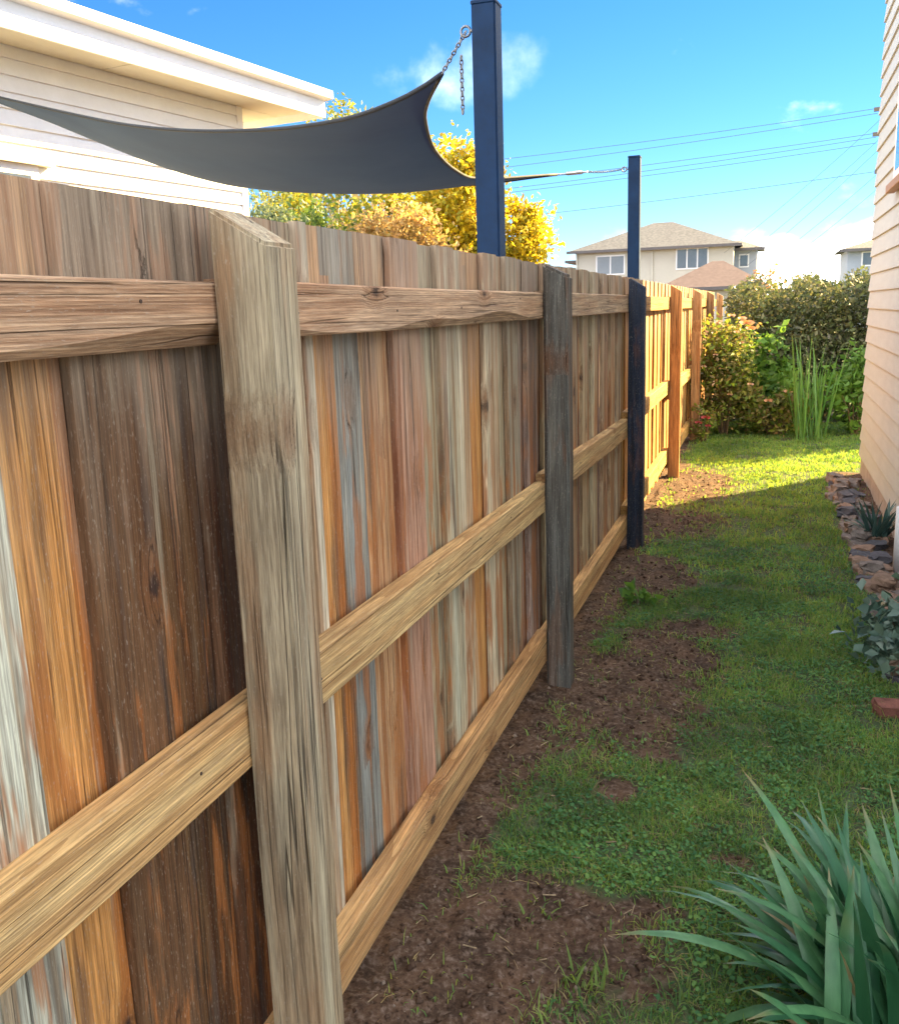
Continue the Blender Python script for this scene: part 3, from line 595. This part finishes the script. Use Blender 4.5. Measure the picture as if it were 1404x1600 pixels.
tree('yellow_green_tree', 'yellow-green tree behind the shade sail', 'tree', (-8.1, 21.5, 0), 4.9, 1.4, 1.1, 1.8, 12000, .15, F_YG, BARK, 46, .28, 5, .09, BK)
tree('tall_tree', 'tall loose olive tree showing above the eave end', 'tree', (-10.6, 23, 0), 6.7, 1.6, 1.2, 2.0, 9000, .14, F_YG, PBARK, 44, .32, 6, .09, BK)
tree('green_tree', 'deep green bushy tree between the white house and the orange bush', 'tree', (-8.75, 18.5, 0), 4.05, .9, .8, 1.3, 6500, .13, F_GRN, BARK, 36, .25, 7, .07, BK)
tree('orange_bush', 'dusty orange bush rising just above the fence top', 'bush', (-7.05, 18, 0), 3.55, 1.0, .7, .9, 8000, .12, F_OR, BARK, 32, .22, 8, .05, BK)
tree('blue_green_bush', 'blue-green rounded bush beside the white house corner', 'bush', (-9.4, 17.5, 0), 3.72, .65, .6, .8, 3600, .10, F_BG, BARK, 26, .2, 9, .05, BK)
tree('pale_tree', 'thin pale-trunked sapling beside the white house corner', 'tree', (-10.35, 20, 0), 4.75, .8, .6, .9, 2600, .12, F_YG, PBARK, 26, .22, 10, .07, BK)
# hedge at the end of the lawn
hd = tag(empty('hedge', (1.0, 14.0, 0)), 'dense grey-olive hedge closing the far end of the lawn', 'hedge')
n = 52000; x = rng.uniform(-1.55, 2.2, n); yy = rng.uniform(-.75, 1.0, n); topz = 1.80+.26*(fbm(x+9, yy, 1.5, 3)-.5)*2+.07*np.sin(x*9)
zz = topz*rng.uniform(0, 1, n)**.75; yy = yy-.12*(fbm(x+3, zz, 2.2, 8)-.5)*4
k = fbm(x*1.0+yy, zz, 3.2, 13) > .30; P3 = np.stack([x, yy, zz], -1)[k]
mobj('foliage', leafmesh('hedge_foliage', P3, .075, .5), F_OLV, hd)
bm = bmesh.new()
for k in range(26):
    bx = random.uniform(-1.5, 2.7); by = random.uniform(-.3, .6); tube(bm, [(bx, by, -.05), (bx+random.uniform(-.1, .1), by, .8), (bx+random.uniform(-.3, .3), by+random.uniform(-.2, .2), 1.7)], [.025, .018, .006], 5)
mobj('stems', bm_mesh(bm, 'hedge_stems', True), BARK, hd)
def shrub(name, label, cat, base, h, rx, ry, nleaf, size, mat, nc, spread, seed, asp=.5, flowers=None):
    t = tag(empty(name, base), label, cat); cc, pts = clumps(nleaf, nc, rx, ry, h*.46, spread, .3, seed); ctr = np.array([0, 0, h*.52]); pts = pts+ctr; pts = pts[pts[:, 2] > .02]
    mobj('foliage', leafmesh(name+'_foliage', pts, size, asp), mat, t); bm = bmesh.new()
    for q in cc[::2]:
        e = Vector(q+ctr); tube(bm, [(q[0]*.15, q[1]*.15, -.04), (q[0]*.5, q[1]*.5, e.z*.6), e], [.012, .008, .003], 5, False)
    mobj('stems', bm_mesh(bm, name+'_stems', True), BARK, t)
    if flowers:
        for (fx, fy, fz, r_, mt) in flowers:
            bm = bmesh.new()
            for q in range(14):
                a = q*2.4; rr = r_*(.25+.75*q/13); el = 1.3-1.2*q/13; d = Vector((math.cos(a)*math.cos(el), math.sin(a)*math.cos(el), math.sin(el))); s = d.orthogonal().normalized()
                p0 = Vector((0, 0, 0)); vv = [bm.verts.new(p0), bm.verts.new(d*rr*.7+s*rr*.4), bm.verts.new(d*rr*1.05), bm.verts.new(d*rr*.7-s*rr*.4)]; bm.faces.new(vv)
            mobj('flower', bm_mesh(bm, 'flower'), mt, t, (fx, fy, fz))
    return t
PINK = foliage('pink_petals', [(.55, .32, .26), (.62, .42, .36)], .3); REDP = foliage('red_petals', [(.42, .06, .10), (.50, .10, .14)], .3); APR = foliage('apricot_petals', [(.58, .33, .20), (.5, .26, .16)], .3)
fl = [(random.uniform(-.28, .3), random.uniform(-.35, -.1), random.uniform(.5, 1.5), random.uniform(.03, .05), PINK) for _ in range(14)]+[(.22, -.2, 1.36, .10, APR), (.17, -.25, 1.42, .06, PINK), (.27, -.22, 1.30, .07, APR)]
shrub('flowering_shrub', 'leafy shrub with pale pink flowers against the far fence', 'shrub', (-.48, 12.25, 0), 1.62, .32, .36, 4600, .065, F_ROSE, 40, .10, 21, .55, fl)
shrub('red_flower_plant', 'small plant with dark red flowers at the foot of the far fence', 'plant', (-.70, 11.55, 0), .42, .14, .16, 420, .05, F_ROSE, 14, .04, 22, .5, [(.03, -.12, .30, .06, REDP), (-.05, -.1, .24, .05, REDP), (.06, -.08, .2, .04, REDP)])
shrub('lime_shrub', 'lime green leafy plant in front of the hedge', 'shrub', (.02, 12.6, 0), 1.16, .30, .28, 1500, .11, F_LIME, 26, .10, 23, .6)
shrub('low_shrub', 'low olive and tan mixed plant at the hedge foot', 'shrub', (.12, 12.2, 0), .62, .46, .25, 2000, .07, F_ROSE, 26, .09, 24, .5, [(-.1, -.2, .44, .06, APR), (.12, -.2, .55, .06, APR)])
shrub('corner_shrub', 'bright green leafy plant beside the cream house corner', 'shrub', (1.02, 12.3, 0), .98, .28, .30, 1500, .10, F_LIME, 22, .10, 25, .5)
shrub('russet_shrub', 'russet tipped shrub rising above the hedge top', 'shrub', (-.05, 15.1, 0), 2.20, .42, .35, 2600, .07, F_RED, 26, .11, 26, .5)
shrub('tall_side_shrub', 'tall dark shrub hidden behind the cream house corner', 'shrub', (3.05, 15.2, 0), 3.4, .95, 1.3, 17000, .13, F_OLV, 70, .22, 27, .5)
def strap(name, n, length, width, spread, mat, t, seed, rise=1.0, fold=.25, seg=9, droop=1.0, azr=(0, 6.283), base_r=.06, minlen=.55):
    """long strap leaves with a folded midrib that arch over"""
    r_ = random.Random(seed)
    for k in range(n):
        az = r_.uniform(*azr); l = length*r_.uniform(minlen, 1.0); w_ = width*r_.uniform(.7, 1.15); th = r_.uniform(.05, spread); bend = droop*r_.uniform(.2, 1.0)*(.4+th); tw = r_.uniform(-.5, .5)
        p0 = Vector((r_.uniform(-base_r, base_r), r_.uniform(-base_r, base_r), 0)); vv = []; ff = []; pos = p0.copy(); ang = th
        for i in range(seg+1):
            t_ = i/seg; d = Vector((math.cos(az)*math.sin(ang), math.sin(az)*math.sin(ang), math.cos(ang))); sd_ = Vector((-math.sin(az), math.cos(az), 0)); nn = d.cross(sd_)
            sd2 = (sd_*math.cos(tw*t_)+nn*math.sin(tw*t_)); n2 = d.cross(sd2)
            ww = w_*.5*(min(1, .45+t_*3)*(1-max(0, (t_-.45)/.55)**1.8)+.02)
            vv += [pos+sd2*ww-n2*ww*fold, pos.copy(), pos-sd2*ww-n2*ww*fold]
            pos = pos+d*l/seg; ang = min(2.7, ang+bend*1.35/seg*(.4+1.2*t_))
        for i in range(seg):
            a = i*3; ff += [(a, a+1, a+4, a+3), (a+1, a+2, a+5, a+4)]
        me = pyd('strap_leaf', vv, ff, True); uv = me.uv_layers.new(name='UVMap'); li = [l.vertex_index for l in me.loops]
        uv.data.foreach_set('uv', [q for i_ in li for q in ((i_ % 3)/2, (i_//3)/seg)])
        mobj('leaf', me, mat, t)
def strap_mat(name, c0, c1):
    m = MB(name); oi = m.new('ShaderNodeObjectInfo'); P = m.coord(); n = m.noise(m.vmul(P, (40, 40, 6)), 1, 3); n2 = m.noise(P, 5, 2)
    cc = m.mix(oi.outputs['Random'], c0, c1); ua = m.new('ShaderNodeUVMap').outputs[0]; us = m.new('ShaderNodeSeparateXYZ'); m.set(us.inputs[0], ua); rib = m.math('ABSOLUTE', m.math('SINE', m.math('MULTIPLY', us.outputs[0], 38.0))); cc = m.mix(m.math('MULTIPLY', rib, .35), cc, tuple(q*.55 for q in c0)); cc = m.mix(m.map(m.math('ADD', us.outputs[1], m.math('MULTIPLY', oi.outputs['Random'], .10)), .94, 1.06), cc, (.26, .19, .08)); cc = m.mix(m.map(n, .35, .65, 0, .45), cc, tuple(q*.6 for q in c0)); cc = m.mix(m.map(n2, .62, .75, 0, .5), cc, (.16, .15, .05)); m.bump(n, .2, .001)
    m.fin(cc, .36, .5); tr = m.new('ShaderNodeBsdfTranslucent'); m.t.links.new(cc, tr.inputs[0]); mx = m.new('ShaderNodeMixShader'); mx.inputs[0].default_value = .22
    m.t.links.new(m.b.outputs[0], mx.inputs[1]); m.t.links.new(tr.outputs[0], mx.inputs[2]); m.t.links.new(mx.outputs[0], m.out.inputs['Surface']); return m.m
AGA = strap_mat('agapanthus_leaf', (.035, .145, .062), (.115, .28, .110)); REED = strap_mat('reed_leaf', (.09, .24, .05), (.16, .34, .07)); TEAL = strap_mat('teal_leaf', (.05, .12, .11), (.10, .19, .16))
ag = tag(empty('strap_leaf_clump', (.34, 1.99, 0)), 'large clump of arching dark green strap leaves in the near right corner', 'plant')
strap('s', 120, .52, .038, 1.3, AGA, ag, 5, droop=1.6, base_r=.17)
strap('s', 70, .62, .038, 1.4, AGA, ag, 6, droop=1.25, azr=(1.6, 4.2), base_r=.10)
DEAD = strap_mat('dead_strap_leaf', (.30, .22, .10), (.42, .34, .18)); strap('s', 12, .46, .026, 1.5, DEAD, ag, 16, droop=1.3, azr=(1.6, 4.6), base_r=.12)
rd = tag(empty('tall_reeds', (.50, 11.75, 0)), 'tall upright bright green reeds in front of the hedge', 'plant'); strap('s', 46, 1.30, .022, .22, REED, rd, 7, droop=.35, base_r=.16, seg=7)
tp = tag(empty('teal_plant', (.74, 6.75, .03)), 'blue-green spiky plant behind the stone edging by the house', 'plant'); strap('s', 34, .34, .030, .95, TEAL, tp, 8, droop=.7, base_r=.05, seg=6)
F_SIL = foliage('silver_leaves', [(.10, .19, .17), (.17, .26, .22), (.05, .11, .10)], .2, .4, .5)
shrub('silver_plant', 'low silvery blue-green leafy plant at the end of the stone edging', 'plant', (.62, 4.42, 0), .26, .15, .22, 900, .06, F_SIL, 22, .05, 31, .65)
shrub('broadleaf_weed', 'bright green broad-leaved weed at the fence foot beyond the second post', 'weed', (-.62, 5.02, 0), .10, .055, .06, 60, .06, F_LIME, 10, .02, 32, .8)
for k, (wx, wy, lab) in enumerate([(-.36, 1.98, 'small grass tuft on bare soil in the near foreground'), (-.52, 2.24, 'tiny green weed on bare soil near the first post'), (-.50, 2.62, 'low green weed at the tip of the grass patch near the fence')]):
    wd_ = tag(empty('grass_tuft', (wx, wy, 0)), lab, 'weed', 'small weeds on the bare soil'); strap('s', 26 if k == 0 else 12, .09 if k == 0 else .05, .007, 1.1, LAWN, wd_, 40+k, droop=.8, base_r=.05, seg=4)

# ------------------------------------------------------------------ houses in the distance
BEIGE = simple('beige_render', (.52, .50, .43), .8, .06, 1, .05); GREYW = simple('grey_blue_render', (.36, .40, .46), .8, .06, 1, .05)
m = MB('roof_tiles'); P = m.coord(); wv = m.new('ShaderNodeTexWave', wave_type='BANDS', bands_direction='Z'); m.set(wv.inputs['Vector'], P); wv.inputs['Scale'].default_value = 5.0; n = m.noise(P, 6, 4)
tcol = m.mix(m.map(n, .35, .65), (.10, .105, .11), (.165, .17, .175)); TILE = m.fin(m.mix(m.math('MULTIPLY', m.map(wv.outputs['Fac'], .7, 1), .35), tcol, (.09, .075, .07)), .85, .2)
TRIM = simple('dark_trim', (.12, .11, .11), .6); GLASS = simple('far_glass', (.10, .13, .17), .12, .2, .5, 0, .6)
def hip(name, parent, x0, x1, y0, y1, z, rh, over, ridge=None, mat=TILE):
    x0, x1, y0, y1 = x0-over, x1+over, y0-over, y1+over; hy = (y1-y0)/2; rx0, rx1 = ridge if ridge else (x0+hy, x1-hy); ym = (y0+y1)/2
    me = pyd(name, [(x0, y0, z), (x1, y0, z), (x1, y1, z), (x0, y1, z), (rx0, ym, z+rh), (rx1, ym, z+rh)], [(0, 1, 5, 4), (1, 2, 5), (2, 3, 4, 5), (3, 0, 4), (3, 2, 1, 0)])
    r = mobj('roof', me, mat, parent); mobj('gutter', box_mesh(name+'_gutter', x0-.03, x1+.03, y0-.10, y0+.02, z-.13, z+.03), TRIM, r); return r
def win(parent, x0, x1, z0, z1, y, cols=2):
    f = mobj('window', box_mesh('far_window', x0, x1, y-.05, y+.02, z0, z1), WHITE, parent); wd = (x1-x0-.08*(cols+1))/cols
    for k in range(cols): mobj('pane', box_mesh('far_pane', x0+.08+k*(wd+.08), x0+.08+k*(wd+.08)+wd, y-.062, y-.051, z0+.08, z1-.08), GLASS, f)
fh = tag(empty('two_storey_house', (0, 60, 0)), 'two-storey beige house with a grey-brown hipped tile roof beyond the fence', 'house')
mobj('wall', box_mesh('far_house_wall', -11.5, -2.15, 0, 7.2, 0, 4.98), BEIGE, fh); hip('far_house_roof', fh, -11.5, -2.15, 0, 7.2, 4.99, 1.75, .45, (-7.2, -6.0))
mobj('wing_wall', box_mesh('far_wing_wall', -2.148, -.85, 2.2, 6.4, 0, 4.80), GREYW, fh); hip('far_wing_roof', fh, -2.6, -.85, 2.2, 6.4, 4.81, .62, .42, (-2.5, -1.9))
mobj('porch_roof', prism('porch_roof', [(1.0, 4.40), (5.0, 4.40), (5.0, 4.55), (1.0, 4.55)], 'x', -12.4, -11.5), TRIM, fh)
win(fh, -10.25, -8.48, 3.52, 4.70, 0); win(fh, -5.45, -3.55, 3.66, 4.90, 0, 3); win(fh, -1.9, -1.3, 3.7, 4.5, 2.2, 1)
for gx_ in (-11.48, -6.9): mobj('down_pipe', box_mesh('far_downpipe', gx_, gx_+.1, -.1, -.001, 0, 4.85), BEIGE, fh)
lh = tag(empty('low_house', (-3.0, 48, 0)), 'low house showing only its brown hipped roof over the far fence', 'house')
mobj('wall', box_mesh('low_house_wall', -1.9, 2.6, 0, 4.2, 0, 2.35), BEIGE, lh); hip('low_house_roof', lh, -1.9, 2.6, 0, 4.2, 2.36, 1.30, .4, (.2, .75), simple('brown_tiles', (.165, .115, .10), .85, .2, 5))
rh_ = tag(empty('grey_house', (4.1, 60, 0)), 'small grey-blue house end showing between the hedge and the cream house', 'house')
mobj('wall', box_mesh('grey_house_wall', 0, 6, 0, 6, 0, 4.35), GREYW, rh_); hip('grey_house_roof', rh_, 0, 6, 0, 6, 4.36, 1.1, .45); win(rh_, .72, 2.1, 3.40, 4.22, 0, 2)

# ------------------------------------------------------------------ power pole and wires
up = tag(empty('power_pole', (3.55, 35, 0)), 'power pole with its wires crossing the sky, mostly behind the cream house', 'power pole')
bm = bmesh.new(); tube(bm, [(0, 0, -.2), (0, 0, 8.2)], [.15, .11], 10); mobj('mast', bm_mesh(bm, 'mast', True), simple('pole_timber', (.17, .15, .13), .9), up)
for zc, wd in ((7.50, .62), (6.75, .62), (5.6, .5)): mobj('crossarm', box_mesh('crossarm', -wd, wd, -.18, -.08, zc-.06, zc+.06), simple('arm_timber', (.16, .14, .12), .9), up)
WIRE = simple('wire', (.10, .12, .15), .6, .1, 5, 0)
def wire(p0, p1, sag, r_=.010):
    p0, p1 = Vector(p0), Vector(p1); bm = bmesh.new(); tube(bm, [p0.lerp(p1, t)+Vector((0, 0, -sag*4*t*(1-t))) for t in np.linspace(0, 1, 17)], r_, 4); mobj('wire', bm_mesh(bm, 'wire'), WIRE, up)
for (zr, zl, yl) in ((7.55, 7.15, -1), (7.40, 6.95, .5), (6.80, 6.35, -1), (6.68, 6.15, .4), (6.5, 6.0, 0), (5.62, 5.12, 0)): wire((-.5, 0, zr), (-26, yl, zl-.45), .25)
for k, (zr, xl, zl) in enumerate(((7.4, -5.2, 3.4), (6.9, -4.7, 3.1), (6.7, -4.4, 2.9), (6.0, -4.2, 2.6), (5.6, -3.9, 2.4))): wire((-.2+.1*k, 0, zr), (xl, 2.0, zl), .12, .008)

# ------------------------------------------------------------------ render settings
S.render.engine = 'CYCLES'; S.cycles.max_bounces = 6; S.cycles.diffuse_bounces = 4; S.cycles.transmission_bounces = 2; S.cycles.glossy_bounces = 2
